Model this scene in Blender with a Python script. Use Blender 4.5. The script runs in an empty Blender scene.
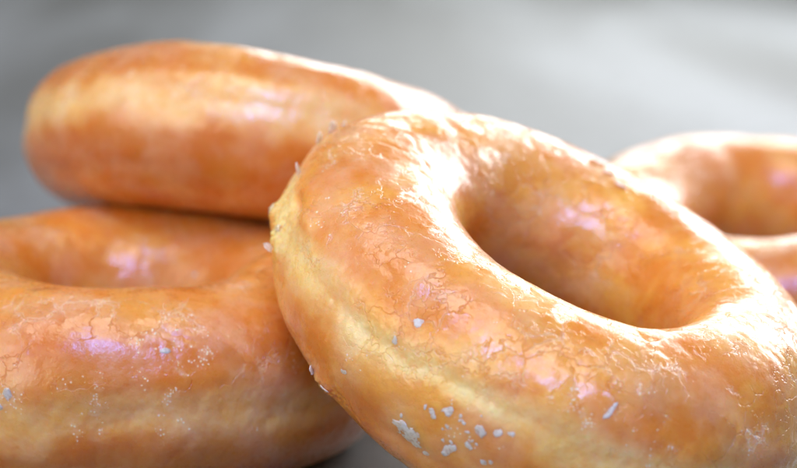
import bpy, math
import numpy as np
from mathutils import Matrix, Vector
C = bpy.context.scene.collection
rad = math.radians

# ------------------------------------------------------------------ noise
def _hash(i, j, k, s):
    with np.errstate(over='ignore'):
        h = (i.astype(np.uint32)*np.uint32(374761393) + j.astype(np.uint32)*np.uint32(668265263)
             + k.astype(np.uint32)*np.uint32(2246822519) + np.uint32(s*3266489917 & 0xffffffff))
        h = (h ^ (h >> np.uint32(13)))*np.uint32(1274126177)
        h = (h ^ (h >> np.uint32(16)))*np.uint32(2654435761)
        return h ^ (h >> np.uint32(15))
_G = np.random.default_rng(5).normal(size=(256, 3)).astype(np.float32)
_G /= np.linalg.norm(_G, axis=1)[:, None]
def perlin(P, f, seed=0):
    """P (...,3) in metres, f in cells per metre; about -1..1"""
    Q = (P*f + 1000.0 + seed*17.3)
    I = np.floor(Q).astype(np.int32); F = (Q - I).astype(np.float32)
    U = F*F*F*(F*(F*6-15)+10)
    out = 0
    for a in (0, 1):
        for b in (0, 1):
            for c in (0, 1):
                g = _G[_hash(I[..., 0]+a, I[..., 1]+b, I[..., 2]+c, seed) & np.uint32(255)]
                d = g[..., 0]*(F[..., 0]-a)+g[..., 1]*(F[..., 1]-b)+g[..., 2]*(F[..., 2]-c)
                w = (U[..., 0] if a else 1-U[..., 0])*(U[..., 1] if b else 1-U[..., 1])*(U[..., 2] if c else 1-U[..., 2])
                out = out + d*w
    return out*1.6
def fbm(P, f, seed=0, n=3, gain=.5):
    o = 0; a = 1
    for k in range(n):
        o = o + a*perlin(P, f*2**k, seed+k); a *= gain
    return o
def sstep(a, b, x):
    t = np.clip((x-a)/(b-a), 0, 1); return t*t*(3-2*t)

# ------------------------------------------------------------------ helpers
def mesh_np(name, V, Q, mat, parent=None, attrs=None):
    me = bpy.data.meshes.new(name)
    V = np.ascontiguousarray(V, dtype=np.float32); Q = np.ascontiguousarray(Q, dtype=np.int32)
    me.vertices.add(len(V)); me.vertices.foreach_set('co', V.ravel())
    k = Q.shape[1]
    me.loops.add(Q.size); me.loops.foreach_set('vertex_index', Q.ravel())
    me.polygons.add(len(Q))
    me.polygons.foreach_set('loop_start', np.arange(0, Q.size, k, dtype=np.int32))
    me.update(calc_edges=True); me.validate()
    me.polygons.foreach_set('use_smooth', np.ones(len(me.polygons), dtype=bool))
    for an, av in (attrs or {}).items():
        at = me.attributes.new(an, 'FLOAT', 'POINT')
        at.data.foreach_set('value', np.ascontiguousarray(av, dtype=np.float32).ravel())
    me.materials.append(mat)
    o = bpy.data.objects.new(name, me); C.objects.link(o); o.parent = parent
    return o

class NT:
    def __init__(s, name):
        s.m = bpy.data.materials.new(name); s.m.use_nodes = True
        s.t = s.m.node_tree; s.t.nodes.clear()
    def n(s, typ, ins=None, **kw):
        nd = s.t.nodes.new(typ)
        for k, v in kw.items(): setattr(nd, k, v)
        for k, v in (ins or {}).items():
            if isinstance(v, bpy.types.NodeSocket): s.t.links.new(v, nd.inputs[k])
            else: nd.inputs[k].default_value = v
        return nd
    def math(s, op, a, b=0.0, c=0.0, clamp=False):
        return s.n('ShaderNodeMath', {0: a, 1: b, 2: c}, operation=op, use_clamp=clamp).outputs[0]
    def noise(s, vec, scale, detail=3, rough=.5, dist=0.0):
        return s.n('ShaderNodeTexNoise', {'Vector': vec, 'Scale': scale, 'Detail': detail, 'Roughness': rough, 'Distortion': dist})
    def ramp(s, f, a, b, lo=0.0, hi=1.0):
        return s.n('ShaderNodeMapRange', {0: f, 1: a, 2: b, 3: lo, 4: hi}, interpolation_type='SMOOTHSTEP').outputs[0]
    def mix(s, f, a, b):
        nd = s.n('ShaderNodeMix', data_type='RGBA')
        for i, v in ((0, f), (6, a), (7, b)):
            if isinstance(v, bpy.types.NodeSocket): s.t.links.new(v, nd.inputs[i])
            else: nd.inputs[i].default_value = v
        return nd.outputs[2]
    def out(s, sh): s.n('ShaderNodeOutputMaterial', {'Surface': sh}); return s.m

# ------------------------------------------------------------------ materials
def skin(name, glazed):
    """fried crust; when glazed, under a clear coat of dry, cracked sugar"""
    N = NT(name)
    co = N.n('ShaderNodeTexCoord').outputs['Object']
    at = lambda k: N.n('ShaderNodeAttribute', attribute_name=k).outputs['Fac']
    band, brown = at('band'), at('brown')
    n1 = N.noise(co, 90, 3, .6).outputs['Fac']
    n2 = N.noise(co, 420, 3, .65).outputs['Fac']
    crust = N.mix(N.ramp(n1, .36, .64), (.80, .275, .020, 1), (.94, .47, .070, 1))
    crust = N.mix(N.math('MULTIPLY', brown, N.ramp(n1, .15, .75, .5, .9)), crust, (.55, .125, .008, 1))
    crust = N.mix(N.ramp(n2, .55, .8, 0, .22), crust, (.50, .16, .02, 1))
    pale = N.mix(N.ramp(n2, .3, .75), (1.0, .79, .36, 1), (.98, .61, .16, 1))
    col = N.mix(band, crust, pale)
    sss = {'Subsurface Scale': .0055, 'Subsurface Radius': (1.0, .48, .17), 'Subsurface Anisotropy': .0}
    if not glazed:
        bump = N.n('ShaderNodeBump', {'Height': n2, 'Strength': .4, 'Distance': .0008}).outputs[0]
        b = N.n('ShaderNodeBsdfPrincipled', {'Base Color': col, 'Roughness': .38, 'Subsurface Weight': .9, 'IOR': 1.42, 'Normal': bump, **sss})
        return N.out(b.outputs[0])
    sugar, edge = at('sugar'), at('edge')
    warp = N.noise(co, 210, 3, .62)
    w = N.n('ShaderNodeVectorMath', {0: warp.outputs['Color'], 1: (.5, .5, .5)}, operation='SUBTRACT').outputs[0]
    w = N.n('ShaderNodeVectorMath', {0: w, 'Scale': .0062}, operation='SCALE').outputs[0]
    p = N.n('ShaderNodeVectorMath', {0: co, 1: w}, operation='ADD').outputs[0]
    V = lambda sc_, ft, o: N.n('ShaderNodeTexVoronoi', {'Vector': p, 'Scale': sc_}, feature=ft).outputs[o]
    ve, vc, ve2, vc2 = V(190, 'DISTANCE_TO_EDGE', 'Distance'), V(190, 'F1', 'Color'), V(560, 'DISTANCE_TO_EDGE', 'Distance'), V(560, 'F1', 'Color')
    shat = at('shatter')
    zone = N.math('MULTIPLY', shat, N.ramp(N.noise(co, 95, 2, .55).outputs['Fac'], .40, .53))
    zone2 = N.ramp(N.noise(co, 170, 2, .6).outputs['Fac'], .47, .58)
    cr = N.math('MAXIMUM', N.math('MULTIPLY', N.ramp(ve, 0.0, .028, 1, 0), zone), N.math('MULTIPLY', N.math('MULTIPLY', N.ramp(ve2, 0.0, .05, .55, 0), zone), zone2))
    fine = N.noise(co, 900, 3, .72).outputs['Fac']
    gv = N.n('ShaderNodeTexVoronoi', {'Vector': co, 'Scale': 2300.0}, feature='F1')
    gcol = N.n('ShaderNodeSeparateColor', {0: gv.outputs['Color']}).outputs[0]
    gd = N.noise(co, 380, 3, .7).outputs['Fac']
    pick = N.math('LESS_THAN', gcol, N.math('MULTIPLY', sugar, N.ramp(gd, .46, .66, 0, .7)))
    grain = N.math('MULTIPLY', pick, N.ramp(gv.outputs['Distance'], .30, .50, 1, 0))
    wr = N.noise(p, 240, 3, .6, .8).outputs['Fac']
    def tilt(c_, k):
        v = N.n('ShaderNodeVectorMath', {0: c_, 1: (.5, .5, .5)}, operation='SUBTRACT').outputs[0]
        return N.n('ShaderNodeVectorMath', {0: v, 'Scale': N.math('MULTIPLY', zone, k)}, operation='SCALE').outputs[0]
    h = N.math('ADD', N.math('MULTIPLY', cr, -.52), N.math('MULTIPLY', wr, .13))
    h = N.math('ADD', h, N.math('MULTIPLY', fine, .26))
    h = N.math('ADD', h, N.math('MULTIPLY', grain, .35))
    bump = N.n('ShaderNodeBump', {'Height': h, 'Strength': .5, 'Distance': .0007}).outputs[0]
    nn = N.n('ShaderNodeVectorMath', {0: bump, 1: tilt(vc, .22)}, operation='ADD').outputs[0]
    nn = N.n('ShaderNodeVectorMath', {0: nn, 1: tilt(vc2, .13)}, operation='ADD').outputs[0]
    nn = N.n('ShaderNodeVectorMath', {0: nn}, operation='NORMALIZE').outputs[0]
    lips = N.math('MULTIPLY', N.math('MULTIPLY', N.ramp(ve, .03, .07, 1, 0), N.ramp(ve, .0, .03, 0, 1)), N.math('MULTIPLY', zone, zone2))
    milk = N.math('ADD', N.math('ADD', N.math('MULTIPLY', grain, .8), N.math('MULTIPLY', sugar, N.ramp(gd, .5, .75, 0, .35))), N.math('MULTIPLY', lips, .35))
    milk = N.math('ADD', milk, N.math('MULTIPLY', edge, .10))
    milk = N.math('ADD', milk, N.ramp(N.noise(co, 110, 3, .6).outputs['Fac'], .40, .72, .02, .24), clamp=True)
    col = N.mix(N.math('MULTIPLY', cr, .38), col, (.62, .20, .03, 1))
    col = N.mix(milk, col, (.95, .78, .56, 1))
    b = N.n('ShaderNodeBsdfPrincipled', {'Base Color': col, 'Roughness': N.ramp(fine, .3, .75, .22, .46), 'Subsurface Weight': .92, 'IOR': 1.45,
            'Normal': nn, 'Coat Weight': N.math('SUBTRACT', .6, N.math('MULTIPLY', cr, .55)), 'Coat IOR': 1.5, 'Coat Roughness': .19, 'Coat Normal': nn, **sss})
    return N.out(b.outputs[0])

def flake_material(name):
    N = NT(name)
    co = N.n('ShaderNodeTexCoord').outputs['Object']
    f = N.noise(co, 1100, 4, .65).outputs['Fac']
    bump = N.n('ShaderNodeBump', {'Height': f, 'Strength': .6, 'Distance': .0005}).outputs[0]
    b = N.n('ShaderNodeBsdfPrincipled', {'Base Color': N.mix(N.ramp(f, .3, .7), (.97, .82, .60, 1), (1.0, .91, .74, 1)), 'Roughness': .32,
            'Subsurface Weight': .6, 'Subsurface Scale': .0012, 'Subsurface Radius': (1, .8, .6), 'Normal': bump}).outputs[0]
    tr = N.n('ShaderNodeBsdfTransparent', {'Color': (1, .97, .93, 1)}).outputs[0]
    return N.out(N.n('ShaderNodeMixShader', {0: N.ramp(f, .3, .55, .6, .95), 1: tr, 2: b}).outputs[0])

def crumb_material(name):
    N = NT(name)
    co = N.n('ShaderNodeTexCoord').outputs['Object']
    f = N.noise(co, 900, 4, .65).outputs['Fac']
    bump = N.n('ShaderNodeBump', {'Height': f, 'Strength': .7, 'Distance': .0006}).outputs[0]
    b = N.n('ShaderNodeBsdfPrincipled', {'Base Color': N.mix(N.ramp(f, .35, .7), (.95, .72, .36, 1), (.98, .86, .60, 1)), 'Roughness': .4,
            'Subsurface Weight': .3, 'Subsurface Scale': .0008, 'Subsurface Radius': (1, .6, .3), 'Normal': bump}).outputs[0]
    return N.out(b)

M_DOUGH = skin('fried_dough', False); M_GLAZE = skin('sugar_glaze', True)
M_FLAKE = flake_material('dry_sugar_flake'); M_CRUMB = crumb_material('torn_crumb')

# ------------------------------------------------------------------ doughnut surface
PEX = 2/2.2
class Ring:
    """R ring radius, a half width, b half height, m shape terms, M local->world matrix of the ring's centre"""
    def __init__(s, R, a, b, m, loc, u, w, n, seed, band):
        s.R, s.a, s.b, s.m, s.seed, s.bandp = R, a, b, m, seed, band
        s.B = np.array([u, w, n]); s.c = np.array(loc)
    def base(s, phi, th):
        m = s.m; cs, sn = np.cos(phi), np.sin(phi); c2, s2 = np.cos(2*phi), np.sin(2*phi)
        aa = s.a*(1+m[0]*cs+m[1]*sn); bb = s.b*(1+m[2]*cs+m[3]*sn); RR = s.R*(1+m[4]*c2+m[5]*s2)
        g = lambda x: np.sign(x)*np.abs(x)**PEX
        r = RR+aa*g(np.cos(th)); h = bb*g(np.sin(th))+s.R*(m[6]*c2+m[7]*s2)
        return np.stack([r*cs, r*sn, h], -1)
    def band_th(s, phi):
        b = 0.0
        if 'line' in s.bandp:
            L = sorted(s.bandp['line']); xs = np.array([l[0] for l in L]); ys = np.array([l[1] for l in L])
            xs = np.r_[xs, xs[0]+2*np.pi]; ys = np.r_[ys, ys[0]]
            b = np.interp((phi-xs[0]) % (2*np.pi)+xs[0], xs, ys)
        for (p0, dth, wd) in s.bandp.get('shift', []):
            d = (phi-p0+np.pi) % (2*np.pi)-np.pi
            b = b+dth*np.exp(-(d/wd)**2)
        return b
    def point(s, phi, th, nrm=None):
        P = s.base(phi, th)
        if nrm is None:
            e = 1e-4
            du = s.base(phi+e, th)-s.base(phi-e, th); dv = s.base(phi, th+e)-s.base(phi, th-e)
            nrm = np.cross(du, dv); nrm /= np.linalg.norm(nrm, axis=-1)[..., None]+1e-20
        sd = s.seed
        t = (th+np.pi) % (2*np.pi)-np.pi
        t0 = s.band_th(phi)+.10*perlin(P*np.array([1, 1, .2]), 55, sd+9)+.05*perlin(P, 160, sd+19)
        q = t-t0
        d = .00075*perlin(P, 38, sd)+0.00034*perlin(P, 85, sd+1)+.00009*fbm(P, 190, sd+2, 3, .6)
        wrk = np.abs(perlin(P*np.array([1, 1, .8]), 150, sd+5))                    # soft wrinkles
        d = d-.00007*np.exp(-(wrk/.12)**2)*sstep(-.1, .3, perlin(P, 50, sd+6))
        amp = .5+.5*sstep(-.4, .4, perlin(P, 60, sd+7))
        d = d-.00040*amp*np.exp(-(q/.10)**2)+.00020*np.exp(-((np.abs(q)-.30)/.14)**2)   # pinched waist
        rough = np.exp(-(q/.33)**2)
        d = d+rough*(.00010*fbm(P, 300, sd+12, 3, .7))
        d = d-.0004*np.exp(-((q+.75)/.12)**2)*sstep(-.2, .5, perlin(P, 45, sd+22))
        for (p0, th0, wp, wt, hh) in s.bandp.get('torn', []):
            dp = ((phi-p0+np.pi) % (2*np.pi)-np.pi)/wp; dt = ((t-th0+np.pi) % (2*np.pi)-np.pi)/wt
            d = d+hh*np.exp(-(dp*dp+dt*dt))*(.5*perlin(P, 330, sd+60)+.45*np.abs(perlin(P, 700, sd+61))+.25*np.abs(perlin(P, 1500, sd+62)))
        for (p0, th0, wp, wt, hh) in s.bandp.get('lumps', []):
            dp = ((phi-p0+np.pi) % (2*np.pi)-np.pi)/wp; dt = ((t-th0+np.pi) % (2*np.pi)-np.pi)/wt
            d = d+hh*np.exp(-(dp*dp+dt*dt))
        bw = s.bandp.get('width', .26)*(1+.45*perlin(P*np.array([1, 1, .1]), 45, sd+14))
        for (p0, dw, wd) in s.bandp.get('wide', []):
            dd = (phi-p0+np.pi) % (2*np.pi)-np.pi
            bw = bw*(1+dw*np.exp(-(dd/wd)**2))
        nq = np.abs(q)/np.maximum(bw, .05)+.35*fbm(P, 120, sd+15, 3, .6)
        band = (1-sstep(.25, 1.5, nq))*(.75+.25*perlin(P, 70, sd+16))*s.bandp.get('pale', 1.0)
        brown = np.clip(s.bandp.get('bake', .35)+.45*perlin(P, 50, sd+17)+.35*np.exp(-((t+1.9)/.9)**2)+.25*np.exp(-((np.abs(q)-.75)/.4)**2), 0, 1)
        return P+nrm*d[..., None], nrm, q, np.clip(band, 0, 1), brown
    def frame(s, phi, th):
        e = 2e-3
        p = s.point(np.array([phi]), np.array([th]))[0][0]
        pu = s.point(np.array([phi+e]), np.array([th]))[0][0]; pv = s.point(np.array([phi]), np.array([th+e*2]))[0][0]
        u = pu-p; u /= np.linalg.norm(u); v = pv-p; n = np.cross(u, v); n /= np.linalg.norm(n); v = np.cross(n, u)
        return p, u, v, n

def make_doughnut(R, nu, nv, label, group='glazed ring doughnuts in the pile', glaze_lim=.0, name='glazed_doughnut'):
    """Empty standing where the doughnut rests; parts: dough, glaze"""
    phi, th = np.meshgrid(np.linspace(0, 2*np.pi, nu, endpoint=False), np.linspace(-np.pi, np.pi, nv, endpoint=False), indexing='ij')
    P, nrm, q, band, brown = R.point(phi, th)
    W = P@R.B + R.c
    ro = bpy.data.objects.new(name, None); C.objects.link(ro)
    base = np.array([R.c[0], R.c[1], W[..., 2].min()])
    ro.location = base; ro.empty_display_size = .02
    ro['label'] = label; ro['category'] = 'doughnut'; ro['group'] = group
    idx = np.arange(nu*nv).reshape(nu, nv)
    Q = np.stack([idx, np.roll(idx, -1, 0), np.roll(np.roll(idx, -1, 0), -1, 1), np.roll(idx, -1, 1)], -1).reshape(-1, 4)
    V = (W-base).reshape(-1, 3)
    # the glaze: a thin shell lying on the dough, chipped away in ragged places near the waist and underneath
    sd = R.seed
    low = np.where(q > 2.2, q-2*np.pi, q)                       # from just inside the hole's foot (-4) to the hole's top
    hem = R.bandp.get('hem', -1.05)+.16*fbm(P, 60, sd+30, 4, .6)
    keep = np.where(low > -2.05, low-hem, -2.5+.15*fbm(P, 80, sd+31, 3)-low)
    off = .00012*sstep(0, .10, keep)
    nW = nrm@R.B
    G = (W-base+nW*off[..., None]).reshape(-1, 3)
    kf = keep.reshape(-1)
    fk = kf[Q].min(1) > 0
    D_ = (kf[Q].max(1) < .03)                                  # the covered dough is part of the glazed crust
    Qk = Q[fk]; used = np.unique(Qk); re = np.full(nu*nv, -1, dtype=np.int64); re[used] = np.arange(len(used))
    Qd = Q[D_]; ud = np.unique(Qd); rd = np.full(nu*nv, -1, dtype=np.int64); rd[ud] = np.arange(len(ud))
    mesh_np('dough', V[ud], rd[Qd], M_DOUGH, ro, {'band': band.reshape(-1)[ud], 'brown': brown.reshape(-1)[ud]})
    sugar = .6*sstep(.35, .7, fbm(P, 90, sd+40, 3, .6))*sstep(.75, .25, np.abs(q-.35))
    for (p0, t0, rr, aa) in R.bandp.get('sugar', []):
        c0 = R.base(np.array([p0]), np.array([t0]))[0]
        dd = np.linalg.norm(P-c0, axis=-1)*(1+.5*perlin(P, 300, sd+44))
        sugar = sugar+aa*sstep(rr, rr*.3, dd)
    shatter = np.clip(.05+1.0*sstep(.0, .65, np.sin(th)+.45*perlin(P, 48, sd+50)), 0, 1)*R.bandp.get('shatter', 1.0)
    edge = sstep(.10, .0, keep)
    mesh_np('glaze', G[used], re[Qk], M_GLAZE, ro, {'band': band.reshape(-1)[used], 'brown': brown.reshape(-1)[used], 'sugar': np.clip(sugar, 0, 1).reshape(-1)[used], 'shatter': shatter.reshape(-1)[used], 'edge': edge.reshape(-1)[used]})
    return ro, base

def add_flake(R, ro, base, phi, th, size, seed, aspect=1.0, rot=0.0, lift=0.0, tilt=0.0, thick=.00016, mat=None, name='glaze_flake', lump=False):
    """one broken-off scale of dry glaze (or a torn crumb) with real thickness"""
    rng = np.random.default_rng(seed)
    p, u, v, n = R.frame(phi, th)
    N, K = 40, 7
    ang = np.linspace(0, 2*np.pi, N, endpoint=False)
    corners = rng.integers(4, 8); ca = np.sort(rng.random(corners)*2*np.pi); cr = .42+.68*rng.random(corners)
    r = np.interp(ang, np.r_[ca-2*np.pi, ca, ca+2*np.pi], np.r_[cr, cr, cr])*(1+.06*rng.normal(size=N))
    top = []; bot = []
    for j in range(K+1):
        f = j/K
        x = np.cos(ang)*r*f*size*aspect; y = np.sin(ang)*r*f*size/aspect
        c, s_ = math.cos(rot), math.sin(rot); X, Y = x*c-y*s_, x*s_+y*c
        curl = .06*size*f*f*np.sin(ang*2+seed) + .015*size*rng.normal(size=N)*f
        if lump: curl = .26*size*np.sqrt(np.maximum(0, 1-f*f))+.10*size*rng.normal(size=N)*(f > 0)
        curv = -(X*X+Y*Y)/(2*R.a*1.3)*(0 if abs(tilt) > .01 else 1)
        zt = lift+thick*(1-.6*f**4)+curl+curv+math.tan(tilt)*Y
        zb = (lift+curl+curv+math.tan(tilt)*Y-thick*.3) if not lump else -.15*size+0*X
        top.append(np.stack([X, Y, zt], -1)); bot.append(np.stack([X, Y, zb], -1))
    if not lump:
        for q_ in (top, bot): q_[0] = np.repeat(q_[0].mean(0)[None], N, 0)
    L = np.concatenate(top+bot[::-1]); rows = 2*(K+1)
    Wd = (p + L[:, :1]*u + L[:, 1:2]*v + L[:, 2:3]*n)@R.B + R.c - base
    idx = np.arange(rows*N).reshape(rows, N)
    Q = np.stack([idx[:-1], idx[1:], np.roll(idx, -1, 1)[1:], np.roll(idx, -1, 1)[:-1]], -1).reshape(-1, 4)
    return mesh_np(name, Wd, Q, mat or M_FLAKE, ro)

SHP = {
 'A': dict(R=0.03179, a=0.01441, b=0.01603, m=[-0.07135, -0.01417, 0.0783, -0.07987, 0.05205, -0.08028, -0.00108, -0.01263], loc=[0.02861, 0.28061, 0.03229],
      u=[0.92973, -0.08496, -0.3583], w=[0.1848, 0.94927, 0.25443], n=[0.31851, -0.30277, 0.89827]),
 'B': dict(R=0.03236, a=0.01584, b=0.01709, m=[-0.00494, 0.00391, -0.01455, 0.0211, 0.03284, 0.01725, -0.01234, 0.00126], loc=[-0.04514, 0.30856, 0.01779],
      u=[0.99996, -0.0087, 0.0], w=[0.0087, 0.99996, 0.0], n=[0.0, 0.0, 1.0]),
 'C': dict(R=0.02972, a=0.01908, b=0.01532, m=[0.0635, -0.00383, -0.01101, -0.05889, 0.02654, 0.00359, -0.03683, 0.01685], loc=[-0.02701, 0.36578, 0.04436],
      u=[0.99752, -0.02297, -0.06659], w=[0.00693, 0.97277, -0.23167], n=[0.0701, 0.23064, 0.97051]),
 'D': dict(R=0.03400, a=0.01500, b=0.01680, m=[0.00321, 0.00862, 0.00952, 0.00207, -0.00592, 0.05657, -0.00197, -0.03881], loc=[0.08550, 0.37575, 0.02330],
      u=[0.99757, 0.00622, 0.06945], w=[-0.01918, 0.99107, 0.13190], n=[-0.06704, -0.13300, 0.98884]),
}
CAM_Z = 0.10573
CAM_R = [[0.99918, -0.03963, -0.00851], [0.0, 0.20993, -0.97772], [0.04053, 0.97691, 0.20976]]

# ------------------------------------------------------------------ the four doughnuts in view, and the one they lean on behind
RA = Ring(seed=3, band=dict(bake=.12, hem=-1.3, width=.14, line=[(-2.873, 0.199), (-2.453, 0.212), (-2.266, 0.231), (-2.09, 0.291), (-1.916, 0.344), (-1.769, 0.373), (-1.641, 0.369), (-1.477, 0.366)], wide=[(-2.53, .6, .3), (-2.004, -.2, .3), (-1.446, .6, .3)],
          torn=[(-2.984, 0.096, 0.1, 0.2, 0.0012), (-2.874, -0.042, 0.06, 0.16, 0.0012), (-2.395, -0.606, 0.22, 0.14, 0.0011)],
          lumps=[(-3.018, 0.067, 0.06, 0.14, 0.0011), (-2.874, 0.018, 0.05, 0.1, 0.0007), (-2.91, 0.382, 0.06, 0.08, -0.0012), (-2.776, 0.462, 0.05, 0.1, 0.0006), (-0.5, 2.15, 0.55, 0.75, 0.0044), (0.25, 2.4, 0.5, 0.7, 0.0030),
                 (-2.408, -0.594, 0.05, 0.12, 0.0007), (-2.335, -0.612, 0.03, 0.12, 0.0009), (1.751, 2.827, 0.16, 0.3, 0.0008)],
          sugar=[(-1.482, 0.662, 0.0045, 0.9), (-1.532, 0.704, 0.004, 0.7), (-1.364, 0.804, 0.003, 0.6), (-2.152, 0.357, 0.0022, 0.8), (-2.26, -0.062, 0.003, 0.5), (-1.805, 0.043, 0.005, 0.6), (-1.665, 0.218, 0.003, 0.5), (-1.272, 1.054, 0.003, 0.4)]), **SHP['A'])
RB = Ring(seed=21, band=dict(pale=.55, lumps=[(-.25, 1.9, .45, .8, .0030), (-2.75, 1.9, .5, .8, .0018)], bake=.55, width=.20, sugar=[(-1.25, .74, .006, .9), (-1.42, .62, .004, .7), (-1.55, .08, .006, .9), (-1.83, .17, .005, 1.), (-1.2, .5, .004, .7), (-1.3, -.05, .005, .6)]), **SHP['B'])
RC = Ring(seed=41, band=dict(pale=.8, bake=.45, shatter=.45, width=.24, hem=-1.75, shift=[(-1.7, .22, 1.2)]), **SHP['C'])
RD = Ring(seed=57, band=dict(bake=.3, shatter=.5, width=.26), **SHP['D'])
a, ab = make_doughnut(RA, 1500, 640, 'large tilted doughnut in sharp focus in front, white sugar flakes on its side')
b, bb = make_doughnut(RB, 1200, 520, 'glazed doughnut lying flat at lower left, half hidden by the tilted front one')
c, cb = make_doughnut(RC, 560, 260, 'blurred doughnut on top of the lower left one, seen edge-on')
d, db = make_doughnut(RD, 560, 260, 'blurred doughnut behind the tilted front one, cut off by the right edge')
RE = Ring(R=.0285, a=.018, b=.0135, m=[0]*8, loc=(.016, .433, .0137), u=(1, 0, 0), w=(0, 1, 0), n=(0, 0, 1), seed=73, band=dict(width=.26))
e, eb = make_doughnut(RE, 400, 180, 'glazed doughnut lying flat at the back of the pile, hidden behind the tilted front one')

FL = [  # phi, theta, size, aspect, rot, lift, tilt
 (-1.851, 0.149, 0.0013, 1.1, 0.3, 0, 0),
 (-1.936, -0.307, 0.0031, 1.25, -0.5, 0, 0),
 (-1.789, -0.13, 0.0015, 1.2, 0.9, 0, 0),
 (-1.727, 0.148, 0.0012, 1.0, 0, 0, 0),
 (-1.897, 0.041, 0.001, 1.1, 0, 0, 0),
 (-2.116, 0.635, 0.0011, 1.2, 0.5, 0, 0),
 (-2.152, 0.357, 0.0009, 1.0, 0, 0, 0),
 (-2.265, -0.192, 0.0011, 1, 0, 0, 0),
 (-1.364, 0.804, 0.0013, 1.7, 1.2, 0, 0),
 (-1.738, -0.01, 0.0008, 1, 0, 0, 0),
 (-1.788, 0.129, 0.0006, 1, 0, 0, 0),
 (-1.671, 0.208, 0.0009, 1, 2, 0, 0),
 (-1.866, -0.358, 0.0009, 1.3, 0, 0, 0),
 (2.836, 0.509, 0.00195, 1, 0.3, 0.0003, 0.8),
 (2.962, 0.522, 0.00135, 1.1, 1, 0.0003, 0.7),
 (-3.137, 0.366, 0.00165, 1, 2, 0.0003, 0.8),
 (2.79, 0.567, 0.0009, 1.1, 2, 0.0002, 0.7),
 (-2.912, -0.149, 0.00180, 1.3, 0.6, 0.0003, 0.8),
 (-2.438, -0.599, 0.0011, 1.2, 0, 0.0002, 0.5),
 (-2.346, -0.596, 0.0013, 1.3, 0.4, 0.0002, 0.5),
 (1.626, 1.37, 0.0015, 1.3, 0.2, 0.0005, 0.3),
 (1.454, 1.695, 0.0012, 1.2, 0.2, 0.0003, 0.4),
 (1.548, 1.547, 0.0009, 1.2, 0.2, 0.0003, 0.4)]
_r = np.random.default_rng(8)
for _ in range(16):
    FL.append((-1.805+.11*_r.normal(), 0.043+.14*_r.normal(), .0003+.0004*_r.random(), 1+.4*_r.random(), 6*_r.random(), 0, 0))
for i, (p, t, s_, asp, ro_, li, ti) in enumerate(FL):
    add_flake(RA, a, ab, p, t, s_, 100+i, asp, ro_, li, ti)
for i, (p, t, s_) in enumerate([(-3.058, -0.008, 0.0017), (-2.888, 0.082, 0.0012)]):
    add_flake(RA, a, ab, p, t, s_, 300+i, 1.2, .4*i, mat=M_CRUMB, name='torn_crumb', lump=True)
for i, (p, t, s_, asp, ti) in enumerate([(-1.30, .62, .0009, 1.3, .3), (1.019, 2.648, .0006, 1.0, .5), (-1.83, .17, .0012, 1.2, .2), (-1.86, .05, .0009, 1.2, .2)]):
    add_flake(RB, b, bb, p, t, s_, 200+i, asp, i*.7, .0001, ti)

# ------------------------------------------------------------------ the surface they rest on
N = NT('grey_stone_slab')
co = N.n('ShaderNodeTexCoord').outputs['Object']
mp = N.n('ShaderNodeMapping', {'Vector': co, 'Rotation': (0, 0, rad(14)), 'Scale': (1.0, .16, 1.0), 'Location': (.14, 0, 0)}).outputs[0]
n1 = N.noise(mp, 9.0, 2, .5, .4).outputs['Fac']; n2 = N.noise(co, 60, 5, .6).outputs['Fac']; n3 = N.noise(co, 700, 3, .6).outputs['Fac']
col = N.mix(N.ramp(n1, .35, .65), (.12, .128, .122, 1), (.26, .28, .287, 1))
col = N.mix(N.ramp(n2, .45, .7, 0, .35), col, (.055, .055, .05, 1))
col = N.mix(N.ramp(n3, .5, .7, 0, .2), col, (.18, .18, .175, 1))
bump = N.n('ShaderNodeBump', {'Height': n3, 'Strength': .2, 'Distance': .0005}).outputs[0]
M_SLAB = N.out(N.n('ShaderNodeBsdfPrincipled', {'Base Color': col, 'Roughness': .48, 'Normal': bump}).outputs[0])
def slab(name, x0, x1, y0, y1, z0, z1, mat, bev=.004):
    import bmesh
    bm = bmesh.new(); bmesh.ops.create_cube(bm, size=1)
    for v in bm.verts: v.co = Vector(((x0+x1)/2+v.co.x*(x1-x0), (y0+y1)/2+v.co.y*(y1-y0), (z0+z1)/2+v.co.z*(z1-z0)))
    bmesh.ops.bevel(bm, geom=bm.edges[:], offset=bev, segments=3, affect='EDGES')
    me = bpy.data.meshes.new(name); bm.to_mesh(me); bm.free(); me.materials.append(mat)
    o = bpy.data.objects.new(name, me); C.objects.link(o); return o
sl = slab('table_surface', -1.6, 1.6, -.5, 4.0, -.04, 0, M_SLAB); sl['kind'] = 'structure'

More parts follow.
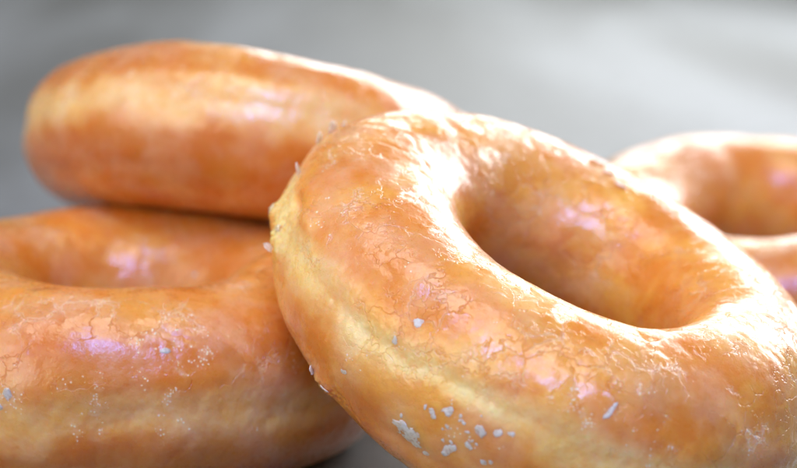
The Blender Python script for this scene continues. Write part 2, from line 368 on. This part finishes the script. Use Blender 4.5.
# ------------------------------------------------------------------ light
w = bpy.data.worlds.new('World'); bpy.context.scene.world = w; w.use_nodes = True
w.node_tree.nodes['Background'].inputs[0].default_value = (.84, .79, .74, 1); w.node_tree.nodes['Background'].inputs[1].default_value = .25
def area(name, loc, target, sx, sy, power, col):
    l = bpy.data.lights.new(name, 'AREA'); l.shape = 'RECTANGLE'; l.size = sx; l.size_y = sy; l.energy = power; l.color = col
    o = bpy.data.objects.new(name, l); C.objects.link(o); o.location = loc
    o.rotation_euler = (Vector(target)-Vector(loc)).to_track_quat('-Z', 'Y').to_euler(); return o
T = (.02, .32, .03)
area('window_light', (.70, 1.10, .52), T, .80, .46, 12.5, (.97, .97, 1))
area('front_window_light', (.0, -.28, .80), T, .36, .30, 6.5, (.12, .30, 1.0))
area('overhead_fill_light', (-.12, .10, .95), T, .7, .5, 5.6, (1, .90, .74))  # soft fill added from above to brighten the doughnuts

area('front_fill_light', (-.40, -.04, .24), T, .45, .36, 1.5, (1, .91, .76))
area('rear_fill_light', (.28, 2.3, .75), (.1, 1.1, 0), .7, .4, 9.0, (.92, .95, .95))  # added fill, no real window: brightens the table behind the pile

# ------------------------------------------------------------------ camera
cam = bpy.data.cameras.new('camera'); co_ = bpy.data.objects.new('camera', cam); C.objects.link(co_)
co_.matrix_world = Matrix([list(r)+[0] for r in CAM_R]+[[0, 0, 0, 1]]); co_.location = (0, 0, CAM_Z)
cam.lens = 79.05; cam.sensor_width = 36; cam.clip_start = .01; cam.clip_end = 50
cam.dof.use_dof = True; cam.dof.focus_distance = .265; cam.dof.aperture_fstop = 12.5; cam.dof.aperture_blades = 0
sc = bpy.context.scene; sc.camera = co_
sc.view_settings.view_transform = 'Standard'; sc.view_settings.look = 'None'; sc.view_settings.gamma = 1; sc.view_settings.exposure = 0
sc.render.engine = 'CYCLES'; sc.cycles.transparent_max_bounces = 16; sc.cycles.max_bounces = 6; sc.cycles.diffuse_bounces = 3; sc.cycles.glossy_bounces = 3
sc.cycles.use_adaptive_sampling = True; sc.cycles.adaptive_threshold = .03
